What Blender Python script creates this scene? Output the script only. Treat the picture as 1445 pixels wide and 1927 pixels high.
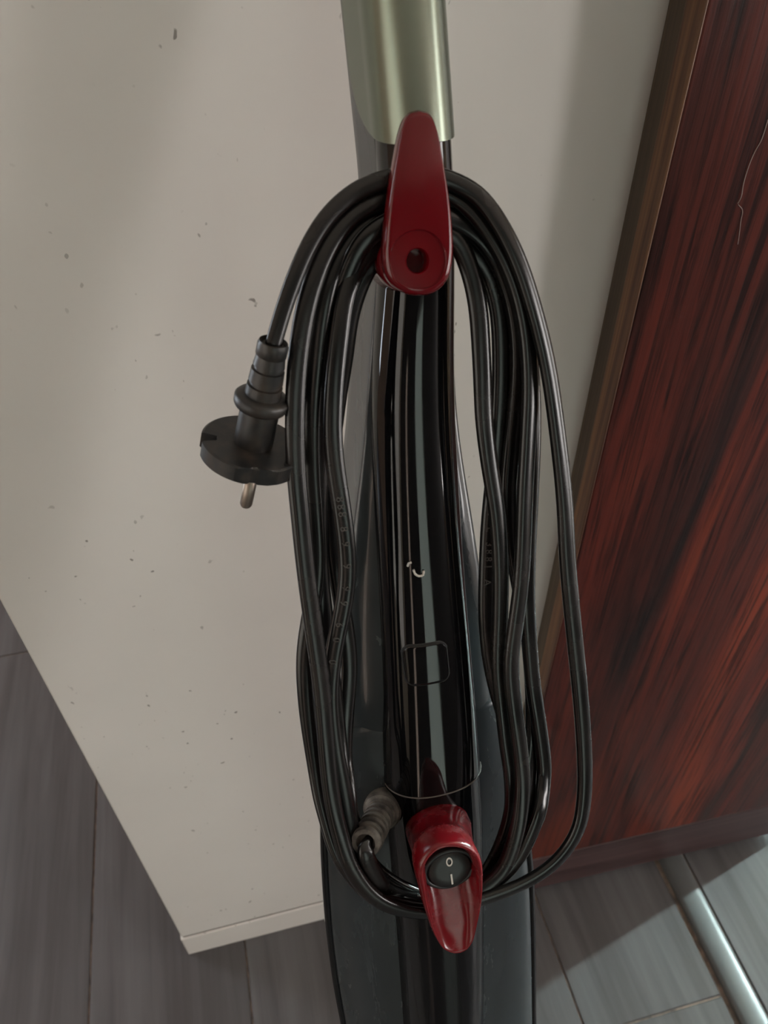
import bpy, bmesh, math, random
import numpy as np
from mathutils import Vector, Matrix

for o in list(bpy.data.objects): bpy.data.objects.remove(o)
SC = bpy.context.scene
C = SC.collection
random.seed(7)

# ------------------------------------------------------------------ camera
F, CX, CY, H = 1430.0, 722.5, 963.5, 1.15           # focal length in pixels of the 1445x1927 frame, eye height
def nrm(v): return v / np.linalg.norm(v)
_dn = nrm(np.array([742-CX, 2507-CY, F]))            # vanishing point of the verticals
_fy = np.array([243-CX, -390-CY, F]); _fy = nrm(_fy - _dn*(_fy@_dn))   # vanishing point of the floor joints
_up = -_dn; _fx = np.cross(_fy, _up)
R = np.array([_fx, _fy, _up])
cam_d = bpy.data.cameras.new('camera'); cam = bpy.data.objects.new('camera', cam_d); C.objects.link(cam)
cam_d.sensor_fit = 'HORIZONTAL'; cam_d.sensor_width = 36; cam_d.lens = 36*F/1445
cam_d.clip_start = 0.01
r, u, b = R@np.array([1,0,0]), R@np.array([0,-1,0]), R@np.array([0,0,-1])
cam.matrix_world = Matrix(((r[0],u[0],b[0],0),(r[1],u[1],b[1],0),(r[2],u[2],b[2],H),(0,0,0,1)))
cam_d.dof.use_dof = True; cam_d.dof.focus_distance = 0.37; cam_d.dof.aperture_fstop = 22
SC.camera = cam

# ------------------------------------------------------------------ light
SC.view_settings.view_transform = 'Standard'; SC.view_settings.look = 'None'
SC.view_settings.gamma = 1; SC.view_settings.use_curve_mapping = False
SC.view_settings.exposure = -0.10
W = bpy.data.worlds.new('world'); SC.world = W; W.use_nodes = True
W.node_tree.nodes['Background'].inputs[0].default_value = (0.75, 0.85, 1, 1)
W.node_tree.nodes['Background'].inputs[1].default_value = 0.6
WIN_STRENGTH = dict(right=21, balcony=1150, left=1.3, back=1.7, hall=1.5, passage_fill=11, side=10)  # left: unseen source added as fill; passage: added to cool the left floor
WIN_COLOR = dict(right=(1, .96, .94), balcony=(.72, .95, .93), left=(1, .86, .74), back=(.64, .80, .70), hall=(1, .72, .56), passage_fill=(.80, .90, 1), side=(1, .96, .93))

# ------------------------------------------------------------------ helpers
def ray(px, py): return R@np.array([px-CX, py-CY, F])
def hit(px, py, p0, n):
    d = ray(px, py); c = np.array([0,0,H]); return c + d*(((np.array(p0)-c)@n)/(d@n))
def obj(name, verts, faces, mat, parent=None, smooth=True):
    me = bpy.data.meshes.new(name); me.from_pydata([tuple(map(float, v)) for v in verts], [], faces)
    me.validate(); me.update()
    bm = bmesh.new(); bm.from_mesh(me); bmesh.ops.recalc_face_normals(bm, faces=bm.faces); bm.to_mesh(me); bm.free()
    if smooth: me.polygons.foreach_set('use_smooth', [True]*len(me.polygons))
    if mat: me.materials.append(mat)
    o = bpy.data.objects.new(name, me); C.objects.link(o)
    if parent: o.parent = parent
    return o
def sharp(o, deg=35):
    o.data.set_sharp_from_angle(angle=math.radians(deg)); return o
def bevel(o, w, seg=2, deg=40):
    m = o.modifiers.new('bevel', 'BEVEL'); m.width = w; m.segments = seg; m.limit_method = 'ANGLE'; m.angle_limit = math.radians(deg)
    return o
def box(name, lo, hi, mat, parent=None, bev=0):
    x0,y0,z0 = lo; x1,y1,z1 = hi
    v = [(x0,y0,z0),(x1,y0,z0),(x1,y1,z0),(x0,y1,z0),(x0,y0,z1),(x1,y0,z1),(x1,y1,z1),(x0,y1,z1)]
    f = [(0,3,2,1),(4,5,6,7),(0,1,5,4),(1,2,6,5),(2,3,7,6),(3,0,4,7)]
    o = obj(name, v, f, mat, parent, smooth=False)
    if bev: bevel(o, bev)
    return o
def rings(name, loops, mat, parent=None, cap=(True, True), closed=True, smooth=True):
    n = len(loops[0]); v = [p for l in loops for p in l]; f = []
    for i in range(len(loops)-1):
        for j in range(n if closed else n-1):
            k = (j+1) % n
            f.append((i*n+j, i*n+k, (i+1)*n+k, (i+1)*n+j))
    if cap[0]: f.append(tuple(range(n)))
    if cap[1]: f.append(tuple(range((len(loops)-1)*n, len(loops)*n)))
    return obj(name, v, f, mat, parent, smooth)
def tag(o, label=None, cat=None, group=None, kind=None):
    for k, v in (('label', label), ('category', cat), ('group', group), ('kind', kind)):
        if v: o[k] = v
    return o
def catmull(P, n=12):
    P = np.array(P, float); Q = np.vstack([2*P[0]-P[1], P, 2*P[-1]-P[-2]]); out = []
    for i in range(1, len(Q)-2):
        p0,p1,p2,p3 = Q[i-1:i+3]
        # centripetal parametrisation keeps uneven points free of loops
        t0 = 0; t1 = t0+max(np.linalg.norm(p1-p0),1e-6)**.5; t2 = t1+max(np.linalg.norm(p2-p1),1e-6)**.5; t3 = t2+max(np.linalg.norm(p3-p2),1e-6)**.5
        for t in np.linspace(t1, t2, n, endpoint=False):
            a1=(t1-t)/(t1-t0)*p0+(t-t0)/(t1-t0)*p1; a2=(t2-t)/(t2-t1)*p1+(t-t1)/(t2-t1)*p2; a3=(t3-t)/(t3-t2)*p2+(t-t2)/(t3-t2)*p3
            b1=(t2-t)/(t2-t0)*a1+(t-t0)/(t2-t0)*a2; b2=(t3-t)/(t3-t1)*a2+(t-t1)/(t3-t1)*a3
            out.append((t2-t)/(t2-t1)*b1+(t-t1)/(t2-t1)*b2)
    out.append(P[-1]); return np.array(out)
def resample(P, step):
    d = np.r_[0, np.cumsum(np.linalg.norm(np.diff(P, axis=0), axis=1))]
    s = np.linspace(0, d[-1], max(2, int(d[-1]/step)))
    return np.stack([np.interp(s, d, P[:,k]) for k in range(P.shape[1])], 1)

# ------------------------------------------------------------------ materials
def mat(name, col, rough=.5, metal=0, spec=.5, coat=0, emit=None, es=0):
    m = bpy.data.materials.new(name); m.use_nodes = True
    p = m.node_tree.nodes['Principled BSDF']
    p.inputs['Base Color'].default_value = (*col, 1); p.inputs['Roughness'].default_value = rough
    p.inputs['Metallic'].default_value = metal; p.inputs['Specular IOR Level'].default_value = spec
    p.inputs['Coat Weight'].default_value = coat; p.inputs['Coat Roughness'].default_value = .04
    if emit: p.inputs['Emission Color'].default_value = (*emit, 1); p.inputs['Emission Strength'].default_value = es
    return m
def nodes(m): return m.node_tree.nodes, m.node_tree.links, m.node_tree.nodes['Principled BSDF']
def noise(m, scale=(1,1,1), detail=6, rough=.55, dist=0, sc=1.0, loc=(0,0,0)):
    n, l, p = nodes(m)
    tc = n.new('ShaderNodeTexCoord'); mp = n.new('ShaderNodeMapping'); nt = n.new('ShaderNodeTexNoise')
    mp.inputs['Scale'].default_value = scale; mp.inputs['Location'].default_value = loc
    nt.inputs['Scale'].default_value = sc; nt.inputs['Detail'].default_value = detail
    nt.inputs['Roughness'].default_value = rough; nt.inputs['Distortion'].default_value = dist
    l.new(tc.outputs['Object'], mp.inputs[0]); l.new(mp.outputs[0], nt.inputs['Vector'])
    return nt
def ramp(m, src, stops):
    n, l, p = nodes(m); r = n.new('ShaderNodeValToRGB'); e = r.color_ramp.elements
    while len(e) < len(stops): e.new(.5)
    for k, (pos, c) in zip(e, stops): k.position = pos; k.color = (*c, 1) if len(c) == 3 else c
    l.new(src, r.inputs[0]); return r.outputs[0]
def mix(m, a, b, fac, mode='MIX'):
    n, l, p = nodes(m); x = n.new('ShaderNodeMix'); x.data_type = 'RGBA'; x.blend_type = mode
    for s, k in ((a, 6), (b, 7), (fac, 0)):
        if hasattr(s, 'links'): l.new(s, x.inputs[k])
        else: x.inputs[k].default_value = s
    return x.outputs[2]
def bump(m, src, strength, dist=.001):
    n, l, p = nodes(m); bp = n.new('ShaderNodeBump'); bp.inputs['Strength'].default_value = strength; bp.inputs['Distance'].default_value = dist
    l.new(src, bp.inputs['Height']); l.new(bp.outputs[0], p.inputs['Normal'])
def rough_ramp(m, src, lo, hi, a=.35, b=.7):
    n, l, p = nodes(m); r = n.new('ShaderNodeMapRange')
    for k, v in zip((1,2,3,4), (a,b,lo,hi)): r.inputs[k].default_value = v
    l.new(src, r.inputs[0]); l.new(r.outputs[0], p.inputs['Roughness'])

M = {}
# painted wall: warm white with a faint mottling and small dark specks
m = M['wall'] = mat('white_paint', (.6,.58,.55), .55)
n, l, p = nodes(m)
nt = noise(m, sc=3.5, detail=4)
base = ramp(m, nt.outputs[0], [(.3, (.60,.575,.54)), (.7, (.66,.635,.60))])
sp = noise(m, sc=170, detail=1, scale=(1,1,.7)); spc = ramp(m, sp.outputs[0], [(.745, (0,0,0)), (.78, (1,1,1))])
g = noise(m, sc=7, detail=1, loc=(3,1,2)); gc = ramp(m, g.outputs[0], [(.47, (0,0,0)), (.58, (1,1,1))])
fac = mix(m, spc, gc, 1.0, 'MULTIPLY')
l.new(mix(m, base, (.24,.22,.20,1), fac), p.inputs['Base Color'])
m = M['plain_wall'] = mat('room_paint', (.62,.47,.37), .7)
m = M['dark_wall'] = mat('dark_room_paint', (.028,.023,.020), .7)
m = M['ceiling'] = mat('ceiling_paint', (.56,.47,.41), .8)
m = M['grout'] = mat('grout', (.23,.17,.14), .9)
nt = noise(m, sc=60); l = nodes(m)[1]; l.new(ramp(m, nt.outputs[0], [(.35,(.10,.085,.075)),(.65,(.27,.20,.16))]), nodes(m)[2].inputs[0])
# wood-look stone tile
m = M['tile'] = mat('grey_tile', (.08,.08,.085), .34)
a1 = noise(m, (46,2.2,1), 6, .6, .4); a2 = noise(m, (9,1.6,1), 4, .5, .2); a3 = noise(m, (260,5,1), 3)
c1 = ramp(m, a1.outputs[0], [(.3,(.060,.056,.058)),(.7,(.105,.101,.104))])
c2 = ramp(m, a2.outputs[0], [(.3,(.72,.70,.70)),(.7,(1.15,1.15,1.17))])
n, l, p = nodes(m); l.new(mix(m, c1, c2, 1.0, 'MULTIPLY'), p.inputs[0]); bump(m, a3.outputs[0], .12, .0006)
rough_ramp(m, a1.outputs[0], .30, .42)
m = M['threshold'] = mat('threshold_stone', (.095,.097,.097), .36)
# rosewood door
m = M['rosewood'] = mat('rosewood', (.12,.03,.02), .36, spec=.3)
n, l, p = nodes(m)
w1 = noise(m, (13,13,.85), 5, .55, 1.1, loc=(.33,0,.5)); w2 = noise(m, (190,190,5.5), 7, .7, .5); w3 = noise(m, (5,5,.7), 2, .5, .6, loc=(2.2,0,1.2))
b1 = ramp(m, w1.outputs[0], [(.33,(.016,.007,.007)),(.42,(.050,.012,.009)),(.54,(.112,.018,.011)),(.68,(.190,.035,.016))])
b2 = ramp(m, w2.outputs[0], [(.38,(.18,.15,.15)),(.52,(1,1,1)),(.75,(1.35,1.25,1.1))])
b3 = ramp(m, w3.outputs[0], [(.35,(.6,.6,.62)),(.6,(1.15,1.12,1.1))])
l.new(mix(m, mix(m, b1, b2, 1.0, 'MULTIPLY'), b3, 1.0, 'MULTIPLY'), p.inputs[0]); bump(m, w2.outputs[0], .25, .0008); rough_ramp(m, w1.outputs[0], .28, .42)
def grain(name, cols, rough=.55, scale=(150,150,3)):
    m = mat(name, cols[0], rough); n, l, p = nodes(m)
    t = noise(m, scale, 6, .65, .4); l.new(ramp(m, t.outputs[0], [(.35, cols[0]), (.65, cols[1])]), p.inputs[0]); bump(m, t.outputs[0], .3, .0006)
    return m
M['edge_dark'] = grain('door_edge_dark', [(.030,.019,.011),(.075,.050,.030)])
M['edge_light'] = grain('door_lipping', [(.050,.018,.010),(.17,.080,.034)], .5)
M['rail'] = grain('door_bottom_rail', [(.030,.014,.014),(.075,.040,.040)], .4, (3,3,120))
# mop
m = M['gloss'] = mat('gloss_black', (.003,.003,.0035), .05, spec=.5)
nt = noise(m, sc=38, detail=5); rough_ramp(m, nt.outputs[0], .035, .10)
m = M['shell'] = mat('worn_black', (.014,.017,.020), .22, spec=.5, coat=.35)
nt = noise(m, (1,1,.3), 6, .6, .6, 40); rough_ramp(m, nt.outputs[0], .24, .30)
n, l, p = nodes(m); l.new(ramp(m, nt.outputs[0], [(.3,(.026,.031,.034)),(.8,(.034,.040,.044))]), p.inputs[0])
M['seam'] = mat('matte_black', (.004,.004,.004), .6)
M['green'] = mat('grey_green_lacquer', (.22,.25,.20), .27, metal=.8)
M['red'] = mat('red_plastic', (.095,.0015,.004), .14, spec=.5)
m = M['red_worn'] = mat('dusty_red_plastic', (.28,.006,.010), .24)
nt = noise(m, sc=90, detail=6); n, l, p = nodes(m); l.new(ramp(m, nt.outputs[0], [(.5,(.125,.002,.005)),(.8,(.15,.018,.020))]), p.inputs[0]); rough_ramp(m, nt.outputs[0], .17, .34)
m = M['cord'] = mat('black_cord', (.012,.011,.011), .33, spec=.5)
nt = noise(m, sc=30, detail=3); rough_ramp(m, nt.outputs[0], .21, .31); n, l, p = nodes(m)
l.new(ramp(m, nt.outputs[0], [(.4,(.0045,.0042,.0042)),(.75,(.012,.009,.008))]), p.inputs[0])
m = M['plug'] = mat('dusty_black_rubber', (.014,.013,.012), .42)
nt = noise(m, sc=120, detail=6); n, l, p = nodes(m); l.new(ramp(m, nt.outputs[0], [(.45,(.009,.009,.009)),(.8,(.050,.036,.026))]), p.inputs[0])
m = M['dust'] = mat('dusty_grey_rubber', (.06,.052,.045), .65)
nt = noise(m, sc=170, detail=6); n, l, p = nodes(m); l.new(ramp(m, nt.outputs[0], [(.35,(.040,.034,.030)),(.7,(.17,.15,.13))]), p.inputs[0])
M['pin'] = mat('pin_metal', (.30,.25,.21), .4, metal=.9)
M['switch'] = mat('switch_black', (.012,.012,.012), .38)
M['white'] = mat('white_print', (.62,.60,.55), .6)
M['screw'] = mat('screw_steel', (.30,.26,.21), .2, metal=1)
M['pad'] = mat('grey_microfibre', (.30,.31,.33), .95)
M['frame'] = mat('window_frame', (.35,.33,.30), .5)
for k in WIN_COLOR:
    M['pane_'+k] = mat('daylit_pane_'+k, (.8,.8,.8), .3, emit=WIN_COLOR[k], es=WIN_STRENGTH[k])

# ------------------------------------------------------------------ setting
WY = 0.408                                   # front of the white wall
XL, XR, YB, YF, ZT = -2.2, 3.0, -2.4, 2.4, 2.7
wall = tag(box('wall_back', (-.185, WY, .0632), (.735, WY+.14, ZT), M['wall'], bev=.0015), kind='structure')
base = tag(box('baseboard_back', (-.1875, WY-.001, 0), (.735, WY+.14, .058), M['wall'], bev=.002), kind='structure')

M['joint'] = mat('brown_joint', (.05,.034,.02), .9)
tag(box('trim_2', (-.1835, WY+.0015, .057), (.73, WY+.12, .064), M['joint']), kind='structure')
floor = tag(box('floor', (XL, YB, -.05), (XR, YF, -.0022), M['grout']), kind='structure')
tile_cache = {}
def tile(x0, x1, y0, y1):
    g = .0011; w, d = x1-x0-2*g, y1-y0-2*g; key = (round(w,4), round(d,4))
    if key not in tile_cache:
        v = []
        for z, e in ((-.009, 0), (-.0012, 0), (0, .0012)):
            v += [(e-w/2, e-d/2, z), (w/2-e, e-d/2, z), (w/2-e, d/2-e, z), (e-w/2, d/2-e, z)]
        f = [(8,9,10,11)]
        for i in (0, 4):
            f += [(i+j, i+(j+1) % 4, i+4+(j+1) % 4, i+4+j) for j in range(4)]
        o = obj('tile', v, f, M['tile'], floor, smooth=False); tile_cache[key] = o.data
    else:
        o = bpy.data.objects.new('tile', tile_cache[key]); C.objects.link(o); o.parent = floor
    o.location = ((x0+x1)/2, (y0+y1)/2, random.uniform(-.0003, .0003)); return o
cols = [-.318-.2065*k for k in range(9, -1, -1)] + [-.111, .0955, .302, .493]
cols2 = [.538+.2065*k for k in range(12)]
xs = list(zip(cols[:-1], cols[1:])) + list(zip(cols2[:-1], cols2[1:]))
for i, (x0, x1) in enumerate(xs):
    off = .19 if abs(x0-.302) < .01 else random.choice([-.35, -.62, -.2, -.8])
    y = off - 1.2*4
    while y < YF:
        a, b_ = max(y, YB), min(y+1.2, YF)
        if b_-a > .05: tile(max(x0, XL), min(x1, XR), a, b_)
        y += 1.2
# raised stone strip between the two tile fields
prof = [(.4985,-.004),(.4985,.0015),(.5005,.0042),(.505,.0058),(.514,.006),(.526,.0052),(.533,.0035),(.5365,.0008),(.5365,-.004)]
tag(rings('trim_1', [[(x, YB, z) for x, z in prof], [(x, YF, z) for x, z in prof]], M['threshold']), kind='structure')

# room round about, with its windows and two windows added for fill light
tag(box('ceiling', (XL, YB, ZT), (XR, YF, ZT+.1), M['ceiling']), kind='structure')
tag(box('light_block_wall', (.62, WY+.14, 0), (.735, YF, ZT), M['plain_wall']), kind='structure')  # unseen wall added to keep the balcony light off the left floor
tag(box('wall_far', (XL, YF, 0), (XR, YF+.1, ZT), M['plain_wall']), kind='structure')
def wall_with_hole(name, axis, pos, thick, a0, a1, holes, mt):
    """a wall in the plane axis=pos, its holes (a0,a1,z0,z1) sorted along the wall"""
    v, f = [], []
    def add(p0, p1, z0, z1):
        lo = [0,0,z0]; hi = [0,0,z1]; k = 0 if axis == 'x' else 1
        lo[k], hi[k] = sorted((pos, pos+thick)); lo[1-k], hi[1-k] = p0, p1
        s = len(v); x0,y0,_ = lo; x1,y1,_ = hi
        v.extend([(x0,y0,z0),(x1,y0,z0),(x1,y1,z0),(x0,y1,z0),(x0,y0,z1),(x1,y0,z1),(x1,y1,z1),(x0,y1,z1)])
        f.extend([tuple(s+q for q in t) for t in [(0,3,2,1),(4,5,6,7),(0,1,5,4),(1,2,6,5),(2,3,7,6),(3,0,4,7)]])
    p = a0
    for h0, h1, z0, z1 in holes:
        add(p, h0, 0, ZT)
        if z0 > 0: add(h0, h1, 0, z0)
        if z1 < ZT: add(h0, h1, z1, ZT)
        p = h1
    add(p, a1, 0, ZT)
    return tag(obj(name, v, f, mt, smooth=False), kind='structure')
wn = 0
def window(axis, pos, a0, a1, z0, z1, key):
    global wn; wn += 1
    k = 0 if axis == 'x' else 1
    def bx(nm, p0, p1, q0, q1, d0, d1, mt, par):
        lo = [0,0,q0]; hi = [0,0,q1]; lo[k], hi[k] = sorted((pos+d0, pos+d1)); lo[1-k], hi[1-k] = p0, p1
        return box(nm, lo, hi, mt, par)
    s = 1 if pos > 0 else -1
    e = bpy.data.objects.new('window_%d' % wn, None); C.objects.link(e); tag(e, kind='structure')
    bx('pane', a0, a1, z0, z1, s*.06, s*.07, M['pane_'+key], e)
    w = .04
    for (p0,p1,q0,q1) in ((a0,a0+w,z0,z1),(a1-w,a1,z0,z1),(a0+w,a1-w,z0,z0+w),(a0+w,a1-w,z1-w,z1)):
        bx('window_frame', p0, p1, q0, q1, s*.02, s*.058, M['frame'], e)
RW = (-2.36, -1.66, .75, 2.3); BW = (.85, .99, .9, 2.2); LFILL = (-2.1, .3, .4, 2.4); KW = (.05, .72, .02, 2.1); HW = (-1.2, -.9, .1, 2.1)  # left wall window is added fill, to weaken the mop's shadow
PFILL = (1.45, 2.3, .4, 2.3); SW = (-.75, -.15, .05, 2.3)  # rear window of the left wall is added to light the floor there
wall_with_hole('wall_right', 'x', XR, .1, YB, YF, [RW, SW, BW], M['plain_wall'])
wall_with_hole('wall_left', 'x', XL, -.1, YB, YF, [LFILL, PFILL], M['plain_wall'])
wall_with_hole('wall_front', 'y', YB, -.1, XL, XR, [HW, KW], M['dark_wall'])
window('x', XR, *RW, 'right'); window('x', XR, *BW, 'balcony'); window('x', XL, *LFILL, 'left'); window('y', YB, *KW, 'back'); window('y', YB, *HW, 'hall'); window('x', XL, *PFILL, 'passage_fill'); window('x', XR, *SW, 'side')

# rosewood door leaf folded back against the wall
door = bpy.data.objects.new('door_1', None); C.objects.link(door); door.location = (.2445, WY-.002, 0); door.rotation_euler.z = math.radians(-1.6)
tag(door, kind='structure', label='dark red rosewood door leaf with worn brown edge standing against the white wall')
DW, DT, DZ0, DZ1 = .455, .036, .022, 2.08
box('door_panel', (.0, -DT, DZ0+.105), (DW, -.019, DZ1), M['rosewood'], door, bev=.0012)
box('edge_strip', (.0, -.0185, DZ0), (DW, 0, DZ1), M['edge_dark'], door, bev=.001)
box('lipping', (-.0016, -DT-.0006, DZ0), (-.0001, -.019, DZ1), M['edge_light'], door, bev=.0006)
box('bottom_rail', (.0, -DT-.0008, DZ0), (DW, -.019, DZ0+.1045), M['rail'], door, bev=.0012)

# ------------------------------------------------------------------ steam mop
TH = math.radians(24)
N = np.array([0, -math.cos(TH), math.sin(TH)]); A = np.array([0, math.sin(TH), math.cos(TH)])
PT = np.array([0, WY-.036, 1.23]); B = PT - A*(PT[2]/A[2])
X0 = .058
def at(px, py, v=0.):
    p = hit(px, py, B+N*v, N); return np.array([p[0], (p-B)@A])
def L(x, v, s): return (x-X0, -v, s)
mop = bpy.data.objects.new('steam_mop', None); C.objects.link(mop)
mop.location = (X0, B[1], B[2]); mop.rotation_euler = (-TH, 0, 0)
tag(mop, 'black upright steam mop with red hooks and coiled cord, leaning on the white wall', 'steam mop')

STOP = 1.30
def smooth_interp(pts, S, k=9):
    pts = sorted(pts); v = np.interp(S, [p[0] for p in pts], [p[1] for p in pts])
    pad = np.pad(v, k, mode='reflect', reflect_type='odd'); ker = np.hanning(2*k+1); ker /= ker.sum()
    return np.convolve(pad, ker, 'valid')
def edge(tab): return [tuple(at(x, y, .0)[::-1]) for y, x in tab]

S_ax = np.arange(.10, STOP+.001, .004)
rowsL = [(0,652),(275,688),(560,690),(700,690),(800,690),(860,683),(920,673),(980,665),(1060,656),(1150,649),(1250,645),(1350,647),(1420,664),(1480,708)]
rowsR = [(0,830),(275,838),(560,845),(700,852),(800,860),(880,871),(940,883),(1000,893),(1060,901),(1150,912),(1250,924),(1350,934),(1420,924),(1480,898)]
eL, eR = edge(rowsL), edge(rowsR)
# grip above the neck: keep the pole straight
xtopL, xtopR = at(684, 60, 0)[0], at(830, 60, 0)[0]
eL = [(s, x) for s, x in eL if s < 1.08] ; eR = [(s, x) for s, x in eR if s < 1.08]
eL += [(1.13, xtopL), (STOP+.02, xtopL)]; eR += [(1.13, xtopR), (STOP+.02, xtopR)]
S_end = at(800, 1490, .02)[1]                 # lower end of the upper body
Su = np.arange(S_end, STOP+.0001, .004)
XLu, XRu = smooth_interp(eL, Su, 11), smooth_interp(eR, Su, 11)
# spine (half-round glossy front panel)
spL = edge([(y, x) for y, x in [(275,690),(560,691),(700,692),(880,697),(1060,705),(1250,713),(1400,716),(1500,718)]])
spR = edge([(y, x) for y, x in [(275,837),(560,843),(700,847),(880,855),(1060,866),(1250,882),(1400,893),(1500,900)]])
spL = [q for q in spL if q[0] < 1.08] + [(1.13, xtopL+.0003), (STOP+.02, xtopL+.0003)]; spR = [q for q in spR if q[0] < 1.08] + [(1.13, xtopR-.0003), (STOP+.02, xtopR-.0003)]
SLu, SRu = smooth_interp(spL, Su, 15), smooth_interp(spR, Su, 15)
SG = np.arange(.1, 1.34, .004)
_sb = smooth_interp([(.10,.026),(.2,.030),(.35,.044),(.5,.050),(.6,.045),(.7,.0325),(.78,.0280),(.9,.024),(1.0,.020),(1.1,.018),(1.34,.018)], SG, 10)
_wh = smooth_interp([(.10,.008),(.3,.018),(.5,.026),(.6,.022),(.7,.0145),(.78,.0115),(.9,.010),(.98,.007),(1.05,.004),(1.34,.004)], SG, 10)
def spine_b(s): return float(np.interp(s, SG, _sb))
def wing_h(s): return float(np.interp(s, SG, _wh))
def side_d(s): return float(np.interp(s, [.3, .7, .9, 1.05, 1.15, 1.3], [.040, .040, .034, .028, .022, .020]))
T = np.sin(np.linspace(-1, 1, 41)*math.pi/2)
def shell_loop(xl, xr, s, hw, d, fl=.002, back=.010):
    xc, w = (xl+xr)/2, (xr-xl)/2; p = []
    for t in T: p.append(L(xc+w*t, hw*(1-abs(t)**2.3)**.55, s))
    for k in np.linspace(.12, 1, 6): p.append(L(xr+fl*k, -d*k, s))
    for t in -T[1:-1]: p.append(L(xc+(w+fl)*(-1)*(-t)*1.0 if False else xc+(w+fl)*t, -d-back*(1-abs(t)**2.3)**.55, s))
    for k in np.linspace(1, .12, 6): p.append(L(xl-fl*k, -d*k, s))
    return p
def body_h(s):
    k_ = min(1, max(0, (s-S_end-.004)/.05)); k_ = k_*k_*(3-2*k_); return (wing_h(s)-.0055)*(1-k_)+wing_h(s)*k_
body = rings('body_shell', [shell_loop(a, b_, s, body_h(s), side_d(s), fl=.003) for a, b_, s in zip(XLu, XRu, Su)], M['shell'], mop)
def dome_loop(xl, xr, s, b, v0, e=2.35):
    xc, w = (xl+xr)/2, (xr-xl)/2
    p = [L(xc+w*t, v0+(b-v0)*max(0, 1-abs(t)**e)**(1/e), s) for t in T]
    return p + [L(xr-w*.06, v0-.003, s), L(xl+w*.06, v0-.003, s)]
V0 = lambda s: float(np.interp(s, [.78, .95, 1.05], [.004, .002, -.001]))
sp_rows = [dome_loop(a, b_, s, spine_b(s), V0(s)) for a, b_, s in zip(SLu, SRu, Su)]
sharp(rings('spine_panel', sp_rows, M['gloss'], mop), 50)
def spine_v(x, s, off=0):
    a, b_ = np.interp(s, Su, SLu), np.interp(s, Su, SRu); xc, w = (a+b_)/2, (b_-a)/2; t = min(1, abs((x-xc)/w))
    return V0(s)+(spine_b(s)-V0(s))*max(0, 1-t**2.35)**(1/2.35)+off
# lower tank
tL = edge([(1330,655),(1400,634),(1450,620),(1500,612),(1580,611),(1650,614),(1750,621),(1850,634),(1927,649)])
tR = edge([(1290,930),(1340,944),(1400,956),(1450,968),(1500,979),(1580,990),(1650,997),(1750,1000),(1850,1001),(1927,1001)])
sb = min(tL[-1][0], tR[-1][0]); xm = (tL[-1][1]+tR[-1][1])/2
tL += [(sb-.10, xm-.054), (sb-.2, xm-.040), (.16, xm-.020), (.08, xm-.017)]; tR += [(sb-.10, xm+.054), (sb-.2, xm+.040), (.16, xm+.020), (.08, xm+.017)]
S_t1 = min(tL[0][0], tR[0][0])
St = np.arange(.16, S_t1, .005)
XLt, XRt = smooth_interp(tL, St, 5), smooth_interp(tR, St, 5)
def tank_h(s): return wing_h(s)-.0035
rings('tank_shell', [shell_loop(a, b_, s, tank_h(s), side_d(s)+.002, fl=-.016) for a, b_, s in zip(XLt, XRt, St)], M['shell'], mop)
# thin dark gasket round the tank edge
for nm, e, sg in (('tank_gasket', XLt, -1), ('tank_gasket', XRt, 1)):
    rings(nm, [[L(x+sg*(-.0006), .0016, s), L(x+sg*.0022, .0010, s), L(x+sg*.0024, -.0022, s), L(x-sg*.0006, -.0022, s)] for x, s in zip(e, St)], M['gloss'], mop)
Sr = np.arange(.18, S_end+.012, .005)
rgL = edge([(1440,718),(1500,720),(1600,728),(1700,737),(1800,744),(1927,752)])
rgR = edge([(1440,895),(1500,899),(1600,901),(1700,901),(1800,900),(1927,897)])
rgL += [(.3, rgL[-1][1]+.006), (.18, rgL[-1][1]+.014)]; rgR += [(.3, rgR[-1][1]-.006), (.18, rgR[-1][1]-.014)]
RL, RR = smooth_interp(rgL, Sr, 5), smooth_interp(rgR, Sr, 5)
rings('tank_ridge', [dome_loop(a, b_, s, spine_b(s)-.0022, .002) for a, b_, s in zip(RL, RR, Sr)], M['gloss'], mop)
# neck, swivel and floor head (below the frame)
xb = xm
rings('neck_tube', [[L(xb+.016*math.cos(a), -.012+.016*math.sin(a), s) for a in np.linspace(0, 2*math.pi, 24, endpoint=False)] for s in (.05, .10, .2)], M['seam'], mop)
hv = lambda x, y, z: tuple(Matrix.Rotation(TH, 3, 'X') @ Vector((x, y, z)))      # level with the floor again
def hd(z, g, ww=.15, dd=.10):
    out = []
    for a in np.linspace(0, 2*math.pi, 48, endpoint=False):
        c, s_ = math.cos(a), math.sin(a); e = .55
        out.append(hv(xb-X0+(ww+g)*math.copysign(abs(c)**e, c), .0+(dd+g)*math.copysign(abs(s_)**e, s_), z))
    return out
rings('floor_head', [hd(.010,0), hd(.030,0), hd(.042,-.012), hd(.050,-.05)], M['shell'], mop)
rings('cleaning_pad', [hd(.0005,.004), hd(.005,.008), hd(.0098,.004)], M['pad'], mop)

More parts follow.
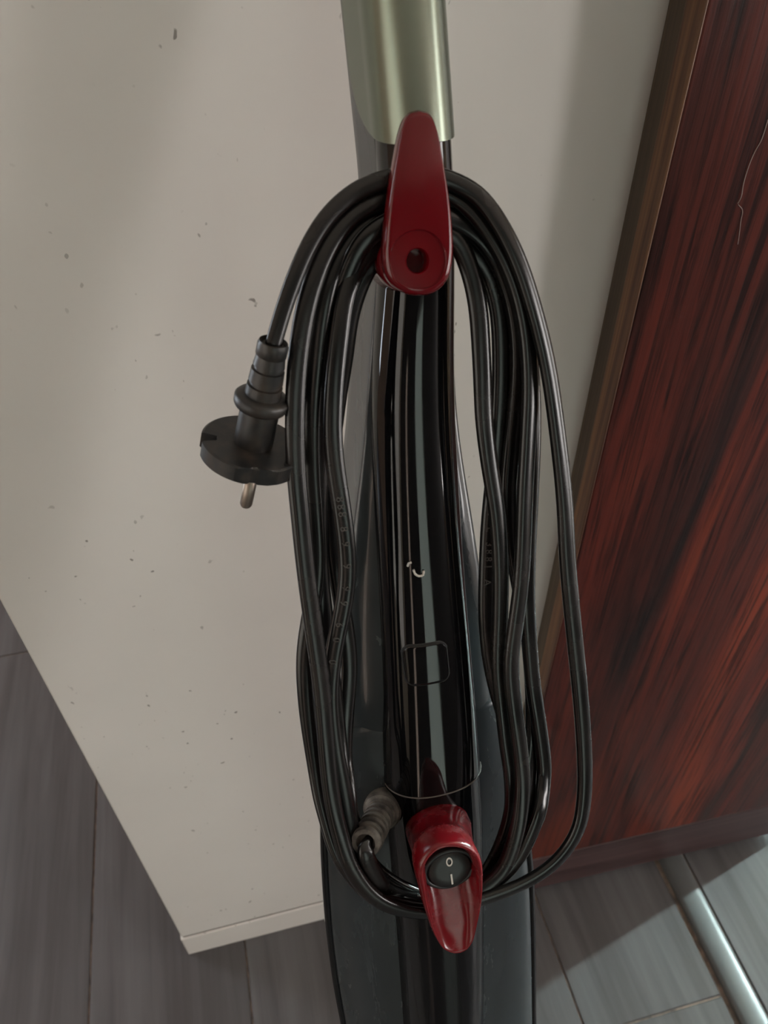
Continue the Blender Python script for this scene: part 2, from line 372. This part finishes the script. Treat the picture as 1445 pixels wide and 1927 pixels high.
# grey-green grip shell with its rounded lower end
S_g = at(735, 276, .018)[1]; S_full = at(735, 60, .0)[1]; rows = []
Sg = np.r_[S_g + (S_full-S_g)*(1-np.cos(np.linspace(0.02, math.pi/2, 26))), np.arange(S_full+.006, STOP, .01)]
for s in Sg:
    q = min(1, max(0, (S_full-s)/(S_full-S_g))); um = max(.02, (1-q**2.3)**(1/2.3))
    a, b_ = np.interp(s, Su, XLu), np.interp(s, Su, XRu); xc, w = (a+b_)/2, (b_-a)/2+.0010; dd = side_d(s)
    row = []
    for t in np.linspace(-1, 1, 61):
        k_ = t*um*1.62                                         # |k| < 1: the dome, beyond it the flat flank
        if abs(k_) <= 1: ang = k_*math.pi/2; row.append(L(xc+w*math.copysign(abs(math.sin(ang))**.93, ang), (spine_b(s)+.0013)*math.cos(ang)**.9, s))
        else: e_ = (abs(k_)-1)/.62; row.append(L(xc+math.copysign(w+.0028*e_*.86, k_), -dd*.86*e_, s))
    rows.append(row)
g = rings('grip_shell', rows, M['green'], mop, cap=(False, False), closed=False)
sm = g.modifiers.new('solid', 'SOLIDIFY'); sm.thickness = .0011; sm.offset = -1
rings('grip_cap', [[L((xtopL+xtopR)/2+k*.0205*math.cos(a), -.004+k*.022*math.sin(a), STOP-.001+h) for a in np.linspace(0, 2*math.pi, 32, endpoint=False)] for k, h in ((1,0),(1,.008),(.9,.014),(.6,.018))], M['seam'], mop)

# release button let into the spine
def rrect(x0, x1, s0, s1, rad, n=6):
    out = []
    for cx, cs, a0 in ((x1-rad, s1-rad, 0), (x0+rad, s1-rad, 90), (x0+rad, s0+rad, 180), (x1-rad, s0+rad, 270)):
        for k in range(n+1):
            a = math.radians(a0+90*k/n); out.append((cx+rad*math.cos(a), cs+rad*math.sin(a)))
    return out
pA, pB_ = at(762, 1228, spine_b(.87)), at(849, 1284, spine_b(.87))
bx0, bx1, bs1, bs0 = pA[0], pB_[0], pA[1], pB_[1]
def patch(name, grow, off, mt):
    rows, rad = [], .0045+grow; x0, x1, s0, s1 = bx0-grow, bx1+grow, bs0-grow, bs1+grow
    for q in .5-.5*np.cos(np.linspace(.001, math.pi-.001, 29)):
        s = s0+(s1-s0)*q; d = min(s-s0, s1-s); cut = rad-math.sqrt(max(0, rad**2-(rad-d)**2)) if d < rad else 0
        rows.append([L(x, spine_v(x, s, off-.0005*(1-min(1, min(d, x-x0, x1-x)/.0011))**2), s) for x in np.r_[x0+cut, np.linspace(x0+cut+.0004, x1-cut-.0004, 23), x1-cut]])
    o = rings(name, rows, mt, mop, cap=(False, False), closed=False)
    sm = o.modifiers.new('solid', 'SOLIDIFY'); sm.thickness = .0008; sm.offset = -1
    return o
patch('button_gap', .0008, .0003, M['seam'])
patch('release_button', 0, .0009, M['gloss'])

# red hooks -------------------------------------------------------------------
def polar(pts, c, n=120):
    """closed outline -> angles and radii about c of points evenly spaced along it"""
    P = resample(catmull(list(pts)+[pts[0]], 12), 1e-4); P = P[np.linspace(0, len(P)-1, n, endpoint=False).astype(int)]-c
    return np.arctan2(P[:,1], P[:,0]), np.hypot(P[:,0], P[:,1])
def hookmesh(name, c, a, levels, mt, parent, cap=(True, True), sy=1.0):
    loops = []
    for lev in levels:
        rr, v = np.broadcast_to(lev[0], a.shape), np.broadcast_to(lev[1], a.shape); cc = lev[2] if len(lev) > 2 else c
        loops.append([L(cc[0]+rr[k]*math.cos(a[k]), v[k], cc[1]+sy*rr[k]*math.sin(a[k])) for k in range(len(a))])
    return rings(name, loops, mt, parent, cap)
VT = .043
ptsT = [at(x, y, VT) for x, y in [(790,205),(770,212),(757,240),(745,300),(734,370),(726,440),(724,490),(734,528),(758,549),(790,556),(822,549),(845,525),(855,480),(854,430),(846,360),(835,295),(824,240),(811,212)]]
cT = at(787, 491, VT); a, rT = polar(ptsT, cT)
rec = np.minimum(at(787+53, 491, VT)[0]-cT[0], rT-.0022); hole = at(787+21, 491, VT)[0]-cT[0]
sharp(hookmesh('upper_hook', cT, a, [(rT-.0035, VT-.0085), (rT-.0012, VT-.008), (rT, VT-.0062), (rT+.0001, VT-.0024), (rT-.0003, VT-.0012), (rT-.0009, VT-.0004), (rT-.0017, VT), (rT-.0023, VT+.0001),
    (rec+.0003, VT+.0001), (rec, VT-.0003), (rec-.0002, VT-.0008), (hole+.0004, VT-.0008), (hole, VT-.0013), (hole*.96, VT-.0076)], M['red'], mop, cap=(True, False)), 42)
def disc(name, c, r_, v0, v1, mt, parent, n=40, r2=None):
    a = np.linspace(0, 2*math.pi, n, endpoint=False); r2 = r2 or r_
    return rings(name, [[L(c[0]+rr*math.cos(t), v, c[1]+rr*math.sin(t)) for t in a] for rr, v in ((r_, v0), (r2, v1))], mt, parent)
hookmesh('hook_post', cT, np.linspace(0, 2*math.pi, 48, endpoint=False), [(.0108,.008),(.0108,VT-.0084),(hole*.96,VT-.0084),(hole*.95,VT-.017)], M['red'], mop)
sc_ = disc('screw', cT+np.array([-.0006,.0006]), hole*.72, VT-.0172, VT-.0130, M['screw'], mop, 20, hole*.6)
sharp(sc_)
for ang in (0, math.pi/2):
    d1 = np.array([math.cos(ang+.5), math.sin(ang+.5)])*hole*.42; d2 = np.array([-d1[1], d1[0]])*.22; c2 = cT+np.array([-.0006,.0006])
    obj('slot', [L(*(c2+i*d1+j*d2)[[0]], VT-.01295, (c2+i*d1+j*d2)[1]) for i, j in ((-1,-1),(1,-1),(1,1),(-1,1))], [(0,1,2,3)], M['seam'], sc_)

VB = .056
ptsB = [at(x, y, VB) for x, y in [(789,1632),(787,1650),(795,1690),(804,1725),(820,1767),(837,1791),(858,1798),(876,1793),(889,1778),(900,1740),(908,1700),(911,1655),(909,1630),(902,1610),(885,1594),(854,1587),(823,1593),(800,1612)]]
cB = at(848, 1640, VB); a, rB = polar(ptsB, cB)
down = np.clip(-np.sin(a), 0, 1)**2 * np.clip((rB-.022)/.03, 0, 1)      # 1 towards the tip of the tongue
flo = VB-.0105
sw_r = .0125
def lv(k, deep): return VB-deep*(1-.62*down*k)
inner = rB-.0030
pS = at(826, 1563, .022); rS = (at(886,1545,.022)[0]-at(765,1545,.022)[0])/2
tong = np.clip((rB-rS*1.02)/.012, 0, 1)
hookmesh('lower_hook', cB, a, [(rS, .010, pS), (rS, .024, pS), (np.minimum(rS*.995, rB), .034, pS*.6+cB*.4), (np.minimum(rS*.99, rB-.0006), VB-.0145, pS*.15+cB*.85), (np.minimum(rS, rB-.0004), VB-.0125), (rB-.0016*tong, VB-.0108), (rB, VB-.0085), (rB+.0001, VB-.0022), (rB-.0005, VB-.0008), (rB-.0013, VB), (rB-.0022, VB-.0004), (inner-.0008, lv(1,.0030)),
    (sw_r+(inner-sw_r)*.72, lv(.95,.0062)), (sw_r+(inner-sw_r)*.42, lv(.75,.0090)), (sw_r+(inner-sw_r)*.15, lv(.3,.0103)), (sw_r*.8, VB-.0105)], M['red_worn'], mop)
aa = np.linspace(0, 2*math.pi, 64, endpoint=False)
# rocker switch in the scoop
cW = at(845, 1634, VB-.008)
sw = hookmesh('rocker_switch', cW, aa, [(sw_r, VB-.0115), (sw_r, VB-.0078), (sw_r*.95, VB-.0070), (sw_r*.84, VB-.0070), (sw_r*.82, VB-.0095)], M['switch'], mop, sy=.86)
tilt = lambda s: VB-.0068+(s-cW[1])*(-.16)
rings('rocker', [[L(cW[0]+k*sw_r*.79*math.cos(t), tilt(cW[1]+k*sw_r*.68*math.sin(t))+dv, cW[1]+k*sw_r*.68*math.sin(t)) for t in aa] for k, dv in ((1,-.003),(1,-.0006),(.95,0),(.5,-.0002),(.05,-.0003))], M['switch'], sw)
def onrock(x, s): return L(cW[0]+x, tilt(cW[1]+s)+.00025, cW[1]+s)
rings('off_mark', [[onrock(.0002+k*.0013*math.cos(t), .0042+k*.0019*math.sin(t)) for t in aa[::2]] for k in (1.15, .72)], M['white'], sw, cap=(False, False))
obj('on_mark', [onrock(x, s) for x, s in ((-.0001,-.0068),(.0007,-.0068),(.0007,-.0018),(-.0001,-.0018))], [(0,1,2,3)], M['white'], sw)

# strain relief sleeve where the cord leaves the body
p1, p2 = at(727, 1535, .016), at(688, 1587, .040)
q1, q2 = np.array([p1[0], .010, p1[1]]), np.array([p2[0], .040, p2[1]])
ax = nrm(q2-q1); e1 = nrm(np.cross(ax, [0,1,0])); e2 = np.cross(ax, e1); ln = np.linalg.norm(q2-q1)
def tube_ring(k, rr): c = q1+ax*ln*k; return [L(*(c+e1*rr*math.cos(t)+e2*rr*math.sin(t))) for t in aa[::2]]
prf = [(-.1,.0096),(.10,.0096),(.16,.0088),(.18,.0075)]
for k in np.linspace(.26, .92, 6): prf += [(k-.035,.0072),(k-.03,.0062),(k+.015,.0062),(k+.02,.0070)]
prf += [(.95,.0068),(1.0,.0064),(1.0,.0044),(.93,.0042)]
sharp(rings('strain_relief', [tube_ring(k, rr*.98) for k, rr in prf], M['dust'], mop), 40)

# ------------------------------------------------------------------ coiled power cord
def seg(pts, v0, v1, top=None):
    n_ = len(pts); return [(x, y, v0+(v1-v0)*i/(n_-1)) for i, (x, y) in enumerate(pts)]
Rg2 = [(905,1650),(950,1605),(976,1545),(981,1480),(966,1400),(940,1320),(922,1240),(915,1160),(917,1060),(921,980),(934,850),(943,690),(934,560),(905,490),(865,455)]
Rg1 = [(905,1655),(942,1590),(961,1530),(961,1455),(953,1400),(945,1325),(938,1250),(941,1170),(942,1066),(935,960),(922,880),(911,790),(907,690),(897,560),(878,490),(852,440)]
Rf1 = [(905,1668),(958,1615),(985,1545),(996,1450),(1003,1350),(1000,1260),(990,1170),(975,1090),(962,1010),(956,930),(960,870),(971,770),(976,650),(957,540),(915,455),(855,410)]
R2 = [(905,1680),(965,1632),(1005,1555),(1022,1480),(1022,1420),(1014,1360),(1003,1290),(997,1220),(992,1140),(993,1040),(998,930),(1002,800),(997,690),(975,560),(930,450),(855,385)]
Rf2 = [(905,1672),(945,1640),(968,1580),(982,1500),(980,1420),(968,1330),(961,1250),(968,1190),(979,1110),(984,1040),(988,930),(994,820),(998,720),(990,610),(963,510),(915,425),(855,365)]
R1 = [(905,1692),(960,1674),(1035,1632),(1084,1570),(1099,1500),(1099,1410),(1091,1300),(1081,1200),(1068,1060),(1062,940),(1047,800),(1031,690),(1006,585),(975,490),(940,420),(898,365),(850,340)]
L5 = [(720,468),(690,505),(664,570),(646,680),(631,780),(621,870),(622,950),(626,1020),(640,1120),(654,1200),(658,1260),(652,1330),(648,1400),(654,1480),(668,1560),(700,1630),(750,1668)]
L4 = [(720,448),(690,475),(655,540),(638,640),(628,740),(626,820),(631,880),(642,950),(651,1020),(654,1070),(650,1120),(640,1170),(628,1230),(621,1300),(628,1390),(645,1480),(668,1580),(705,1650),(755,1685)]
L3 = [(720,425),(685,450),(650,520),(627,640),(612,745),(604,840),(600,930),(599,1010),(603,1090),(612,1170),(622,1250),(632,1340),(642,1440),(655,1540),(690,1640),(750,1695)]
L2 = [(720,398),(675,425),(632,490),(606,580),(592,690),(585,790),(586,890),(593,990),(596,1060),(591,1120),(580,1180),(573,1240),(577,1325),(592,1430),(612,1530),(650,1630),(700,1685),(760,1706)]
L1 = [(720,374),(675,392),(630,440),(596,510),(573,590),(559,690),(555,790),(557,880),(566,980),(574,1060),(584,1140),(597,1230),(607,1310),(614,1400),(623,1490),(640,1570),(664,1640),(705,1692),(770,1715)]
PL = [(735,336),(700,344),(655,370),(610,415),(575,475),(548,540),(528,600),(512,657)]
path = [(706,1566,.030),(693,1583,.038),(688,1602,.0425),(694,1622,.045),(708,1648,.046),(738,1680,.040),(800,1690,.0345),(860,1680,.033)]
vt = [.0225, .0245, .0275, .0275, .031, .0315]
for i, (rr, ll, vm, wm) in enumerate(((Rg2,L5,.016,.012), (Rg1,L4,.028,.030), (Rf1,L3,.020,.018), (R2,L2,.022,.021), (Rf2,L1,.031,.034))):
    vb = [.0330,.0345,.036,.038,.040,.041][i]; vb2 = [.0330,.0345,.036,.038,.040,.041][i+1]
    k = len(rr); path += [(x, y, np.interp(j/(k-1), [0,.12,.25,.75,.9,1], [vb,vb,vm,vm,vt[i],vt[i]])) for j, (x, y) in enumerate(rr)]
    ytop = {0:448, 1:430, 2:400, 3:372, 4:350}[i]
    path += [(790, ytop, vt[i])]
    k = len(ll); path += [(x, y, np.interp(j/(k-1), [0,.12,.25,.75,.9,1], [vt[i],vt[i],wm,wm,vb2,vb2])) for j, (x, y) in enumerate(ll)]
    path += [(830, [1690,1700,1705,1712,1716][i], vb2)]
k = len(R1); path += [(x, y, np.interp(j/(k-1), [0,.15,.3,.75,.9,1], [.041,.041,.036,.032,.0315,.0315])) for j, (x, y) in enumerate(R1)] + [(790, 325, .031)]
VP = .038
path += [(x, y, np.interp(j/(len(PL)-1), [0,.2,1], [.031,.031,VP])) for j, (x, y) in enumerate(PL)]
Q = catmull(np.array(path)*np.array([1,1,3e4]), 10)/np.array([1,1,3e4])    # pixel, pixel, height off the mop's plane
Q = resample(np.c_[Q[:,:2], Q[:,2]*3e4], 14); Q[:,2] /= 3e4
for _ in range(3): Q[1:-1] = (Q[:-2]+2*Q[1:-1]+Q[2:])/4
def at_many(Q):
    D = (R@np.stack([Q[:,0]-CX, Q[:,1]-CY, np.full(len(Q), F)])).T; c = np.array([0,0,H])
    t = ((B-c)@N+Q[:,2])/(D@N); p = c+D*t[:,None]; return np.stack([p[:,0], (p-B)@A, Q[:,2]], 1)
def body_v(x, s):
    """height of the mop's front under a point"""
    v = -.03
    if s > S_end:
        a_, b_ = np.interp(s, Su, SLu), np.interp(s, Su, SRu)
        if a_ < x < b_: v = spine_v(x, s)
        elif np.interp(s, Su, XLu) < x < np.interp(s, Su, XRu): v = wing_h(s)
    else:
        a_, b_ = np.interp(s, Sr, RL), np.interp(s, Sr, RR)
        if a_ < x < b_: v = spine_b(s)-.0022
        elif np.interp(s, St, XLt) < x < np.interp(s, St, XRt): v = tank_h(s)
    return v
idx = np.arange(len(Q)); far = np.abs(idx[:,None]-idx[None,:]) > 8
WC, HC = .0066, .0047                                            # strands may not come closer than this
for it in range(70):
    P3 = at_many(Q)
    dd_ = np.hypot(P3[:,None,0]-P3[None,:,0], P3[:,None,1]-P3[None,:,1]); near = (dd_ < WC) & far
    ii, jj = np.nonzero(near); need = HC*np.sqrt(np.clip(1-(dd_[ii,jj]/WC)**4, 0, 1)); dv = Q[ii,2]-Q[jj,2]
    sg_ = np.where(np.abs(dv) > 1e-6, np.sign(dv), np.where(ii > jj, 1, -1)); ov = np.clip(need-np.abs(dv), 0, None)*sg_
    push = np.zeros(len(Q)); cnt = np.zeros(len(Q)); np.add.at(push, ii, ov); np.add.at(cnt, ii, ov != 0)
    Q[1:-1,2] += (push/np.maximum(cnt, 1)*.45)[1:-1]
    for _ in range(4): v_ = Q[:,2].copy(); Q[1:-1,2] = (v_[:-2]+2*v_[1:-1]+v_[2:])/4
    if it % 6 == 5 and it < 60:
        floor_v = np.array([body_v(p_[0], p_[1])+.0030 for p_ in P3]); Q[8:-8,2] = np.maximum(Q[8:-8,2], floor_v[8:-8])
    hk = ((Q[:,1] > 200) & (Q[:,1] < 560) & (Q[:,0] > 715) & (Q[:,0] < 865)); Q[hk,2] = np.minimum(Q[hk,2], VT-.0115)
    hk = ((Q[:,1] > 1590) & (Q[:,1] < 1810) & (Q[:,0] > 780) & (Q[:,0] < 915)); Q[hk,2] = np.minimum(Q[hk,2], VB-.0145)
for _ in range(50): v_ = Q[:,2].copy(); Q[1:-1,2] = (v_[:-2]+2*v_[1:-1]+v_[2:])/4
P3 = at_many(Q)
for _ in range(2): P3[1:-1] = (P3[:-2]+2*P3[1:-1]+P3[2:])/4
Tn = np.gradient(P3, axis=0); Tn /= np.linalg.norm(Tn, axis=1)[:,None]
rngw = np.random.RandomState(5); tw = np.interp(np.arange(len(P3)), np.arange(0, len(P3)+40, 40), rngw.uniform(-.38, .38, len(np.arange(0, len(P3)+40, 40))))
tw = np.convolve(np.pad(tw, 15, mode='edge'), np.ones(31)/31, 'valid')
prof = [(math.copysign(abs(math.cos(t))**.85, math.cos(t))*.0037, math.copysign(abs(math.sin(t))**.85, math.sin(t))*.0024) for t in np.linspace(0, 2*math.pi, 28, endpoint=False)]
loops = []
FR = []
thin = np.interp(np.arange(len(P3)), [0, len(P3)-95, len(P3)-60, len(P3)-8], [1, 1, .9, .80])*np.interp(np.arange(len(P3)), [0, 10, 24], [.8, .8, 1])
for p_, t_, w_, th_ in zip(P3, Tn, tw, thin):
    side = nrm(np.cross(t_, [0,0,1])); up_ = np.cross(side, t_)
    c_, s_ = math.cos(w_), math.sin(w_); sd, uu = side*c_+up_*s_, up_*c_-side*s_
    FR.append((p_, t_, sd, uu))
    q_ = [p_+(sd*x+uu*y)*th_ for x, y in prof]; loops.append([L(q[0], q[2], q[1]) for q in q_])
cord = rings('power_cord', loops, M['cord'], mop)
tag(cord, 'black flat power cord wound in six loops over the red hooks')

# ------------------------------------------------------------------ plug hanging from the cord's end
Rm = np.array(Matrix.Rotation(-TH, 3, 'X'))
def to_world(x, v, s): return np.array([X0, B[1], B[2]])+Rm@np.array(L(x, v, s))
end = to_world(P3[-1][0], P3[-1][2], P3[-1][1])
pn = nrm(np.array([ray(487,745)[0], ray(487,745)[1], 0]))      # upright plane facing the viewer
tip = hit(456, 937, end-pn*.004, pn)
pax = nrm(tip-end); plen = np.linalg.norm(tip-end)
ux = nrm(np.cross(pax, -pn)); uy = np.cross(ux, pax)             # ux: sideways, uy: towards the viewer
if uy@pn > 0: ux, uy = -ux, -uy
RmT = Rm.T
def PW(q): 
    w = RmT@(np.array(q)-np.array([X0, B[1], B[2]])); return tuple(w)
k = plen/.078
def pring(z, r_, n_=40, flat=None):
    o = []
    for t in np.linspace(0, 2*math.pi, n_, endpoint=False):
        x, y = r_*math.cos(t), r_*math.sin(t)
        if flat: x = max(-flat, min(flat, x))
        o.append(PW(end+pax*z*k+ux*x+uy*y))
    return o
pg = rings('plug', [pring(z, r_) for z, r_ in [(.022,.0066),(.0275,.0070),(.030,.0072),(.040,.0073),(.0465,.0073),(.0475,.0080),(.0525,.0080)]], M['plug'], mop)
tag(pg, 'black two-pin plug hanging at the left of the coil')
sharp(pg, 40)
sl = [(-.002,.0050),(-.0035,.0062),(-.002,.0068),(.0025,.0068),(.0030,.0064),(.0075,.0071),(.0078,.0062),(.0092,.0063),(.0095,.0074),(.0150,.0078),(.0153,.0068),(.0167,.0069),(.0170,.0080),(.0235,.0084)]
sharp(rings('strain_sleeve', [pring(z, r_*.80) for z, r_ in sl], M['plug'], pg), 40)
sharp(rings('collar', [pring(z, r_) for z, r_ in [(.0215,.0070),(.0222,.0092),(.0232,.0100),(.0262,.0100),(.0275,.0094),(.0284,.0076)]], M['plug'], pg), 50)
# disc with two side slots and a keyed notch
RD = .0192
def dring(z, g):
    o = []
    for t in np.linspace(0, 2*math.pi, 120, endpoint=False):
        r_ = RD-g; c, s_ = math.cos(t), math.sin(t)
        if abs(s_)*r_ < .0023 and abs(c) > .5: r_ = .0135                       # slots left and right
        if s_ > 0 and -.0006 < c*r_ < .0028: r_ = r_-.0016                       # small key at the front
        o.append(PW(end+pax*z*k+ux*r_*c+uy*min(r_*s_, .0178)))
    return o
dz = rings('plug_face', [dring(.0462,.0008), dring(.0468,0), dring(.0538,0), dring(.0545,.0008)], M['plug'], pg, smooth=False)
for d_ in (-.0095, .0095):
    def pr(z, r_): return [PW(end+pax*z*k+uy*d_+ux*r_*math.cos(t)+uy*r_*math.sin(t)) for t in np.linspace(0, 2*math.pi, 20, endpoint=False)]
    rings('pin', [pr(.053,.0024), pr(.0725,.0024), pr(.0738,.0019), pr(.0742,.001)], M['pin'], pg)

# ------------------------------------------------------------------ small things
lint_pts = [at(x, y, 0) for x, y in [(779,1071),(783,1080),(790,1084),(796,1081),(796,1074)]]
Sl = [p_[1] for p_ in lint_pts]
def blob_tube(name, pts, rad, mt, parent):
    P = resample(catmull(np.array(pts), 8), .0008); T_ = np.gradient(P, axis=0); lp = []
    for p_, t_ in zip(P, T_):
        t_ = nrm(t_); a_ = nrm(np.cross(t_, [.3,.9,.2])); b_ = np.cross(t_, a_)
        lp.append([tuple(p_+(a_*math.cos(q)+b_*math.sin(q))*rad) for q in np.linspace(0, 2*math.pi, 6, endpoint=False)])
    return rings(name, lp, mt, parent)
M['lint'] = mat('white_lint', (.5,.47,.43), .9); M['crack'] = mat('pale_crack', (.26,.20,.18), .8)
def on_spine(px, py):
    v = .025
    for _ in range(4): x, s = at(px, py, v); v = spine_v(x, s)+.0005
    return to_world(x, v, s)
o = blob_tube('lint', [on_spine(x, y) for x, y in [(778,1072),(781,1080),(788,1084),(796,1082),(797,1074)]], .00055, M['lint'], None)
tag(o, 'tiny curl of white lint stuck to the glossy black front of the mop', 'lint')
o = blob_tube('lint', [on_spine(x, y) for x, y in [(767,1066),(769,1060),(774,1058)]], .00055, M['lint'], None)
tag(o, 'tiny pale lint crumb just left of the white lint curl', 'lint')
# pale crack in the door's varnish
dm = door.matrix_basis.inverted()
def on_door(px, py):
    n_ = np.array([math.sin(door.rotation_euler.z), -math.cos(door.rotation_euler.z), 0])*1.0
    p_ = hit(px, py, np.array(door.location)+n_*(DT+.0001), n_); return tuple(dm @ Vector(p_))
blob_tube('varnish_crack', [on_door(x, y) for x, y in [(1445,225),(1433,262),(1418,290),(1407,318),(1399,345),(1394,372),(1388,383)]], .00030, M['crack'], door)
blob_tube('varnish_crack', [on_door(x, y) for x, y in [(1389,385),(1397,396),(1394,415),(1391,440),(1388,460)]], .00024, M['crack'], door)

# raised figures moulded along the cord
M['print'] = mat('moulded_print', (.05,.046,.043), .4)
def cord_text(text, start, vmin, size, gap, down):
    cand = np.nonzero((np.hypot(Q[:,0]-start[0], Q[:,1]-start[1]) < 26) & (Q[:,2] > vmin))[0]
    if not len(cand): return
    i = cand[np.argmin(np.hypot(Q[cand,0]-start[0], Q[cand,1]-start[1]))]
    step = 1 if (Q[min(i+5, len(Q)-1),1] > Q[i,1]) == down else -1
    arc = np.r_[0, np.cumsum(np.linalg.norm(np.diff(P3[i::step], axis=0), axis=1))]; v, f = [], []
    for n_, ch in enumerate(text):
        if ch == ' ': continue
        k_ = i+step*int(np.interp(n_*gap, arc, np.arange(len(arc)))); p_, t_, sd, uu = FR[k_]
        xd = t_*step; yd = np.cross(uu, xd)
        cu = bpy.data.curves.new('glyph', 'FONT'); cu.body = ch; cu.size = size; cu.resolution_u = 2; cu.extrude = size*.03
        go = bpy.data.objects.new('glyph', cu); me = go.to_mesh(); b0 = len(v)
        for w_ in me.vertices:
            c3 = p_+uu*(.00245+w_.co.z)+xd*w_.co.x+yd*(w_.co.y-size*.35); v.append(L(c3[0], c3[2], c3[1]))
        f += [tuple(b0+q for q in p.vertices) for p in me.polygons]
        go.to_mesh_clear(); bpy.data.objects.remove(go); bpy.data.curves.remove(cu)
    obj('cord_print', v, f, M['print'], cord, smooth=False)
cord_text('8888 9 9 9 9 6 0 0', (646,935), .015, .0044, .0042, True)
cord_text('S4A10L 3881A', (931,905), .015, .0044, .0040, True)

# worn edge where the front panel ends above the lower hook
M['worn_edge'] = mat('worn_edge', (.10,.085,.075), .6)
a_, b_ = SLu[0], SRu[0]; xc_, w_ = (a_+b_)/2, (b_-a_)/2
blob_tube('panel_edge', [L(xc_+w_*t*.995, spine_v(xc_+w_*t*.99, S_end+.001, .0001), S_end) for t in np.sin(np.linspace(-1.45, 1.45, 25))], .00035, M['worn_edge'], mop)
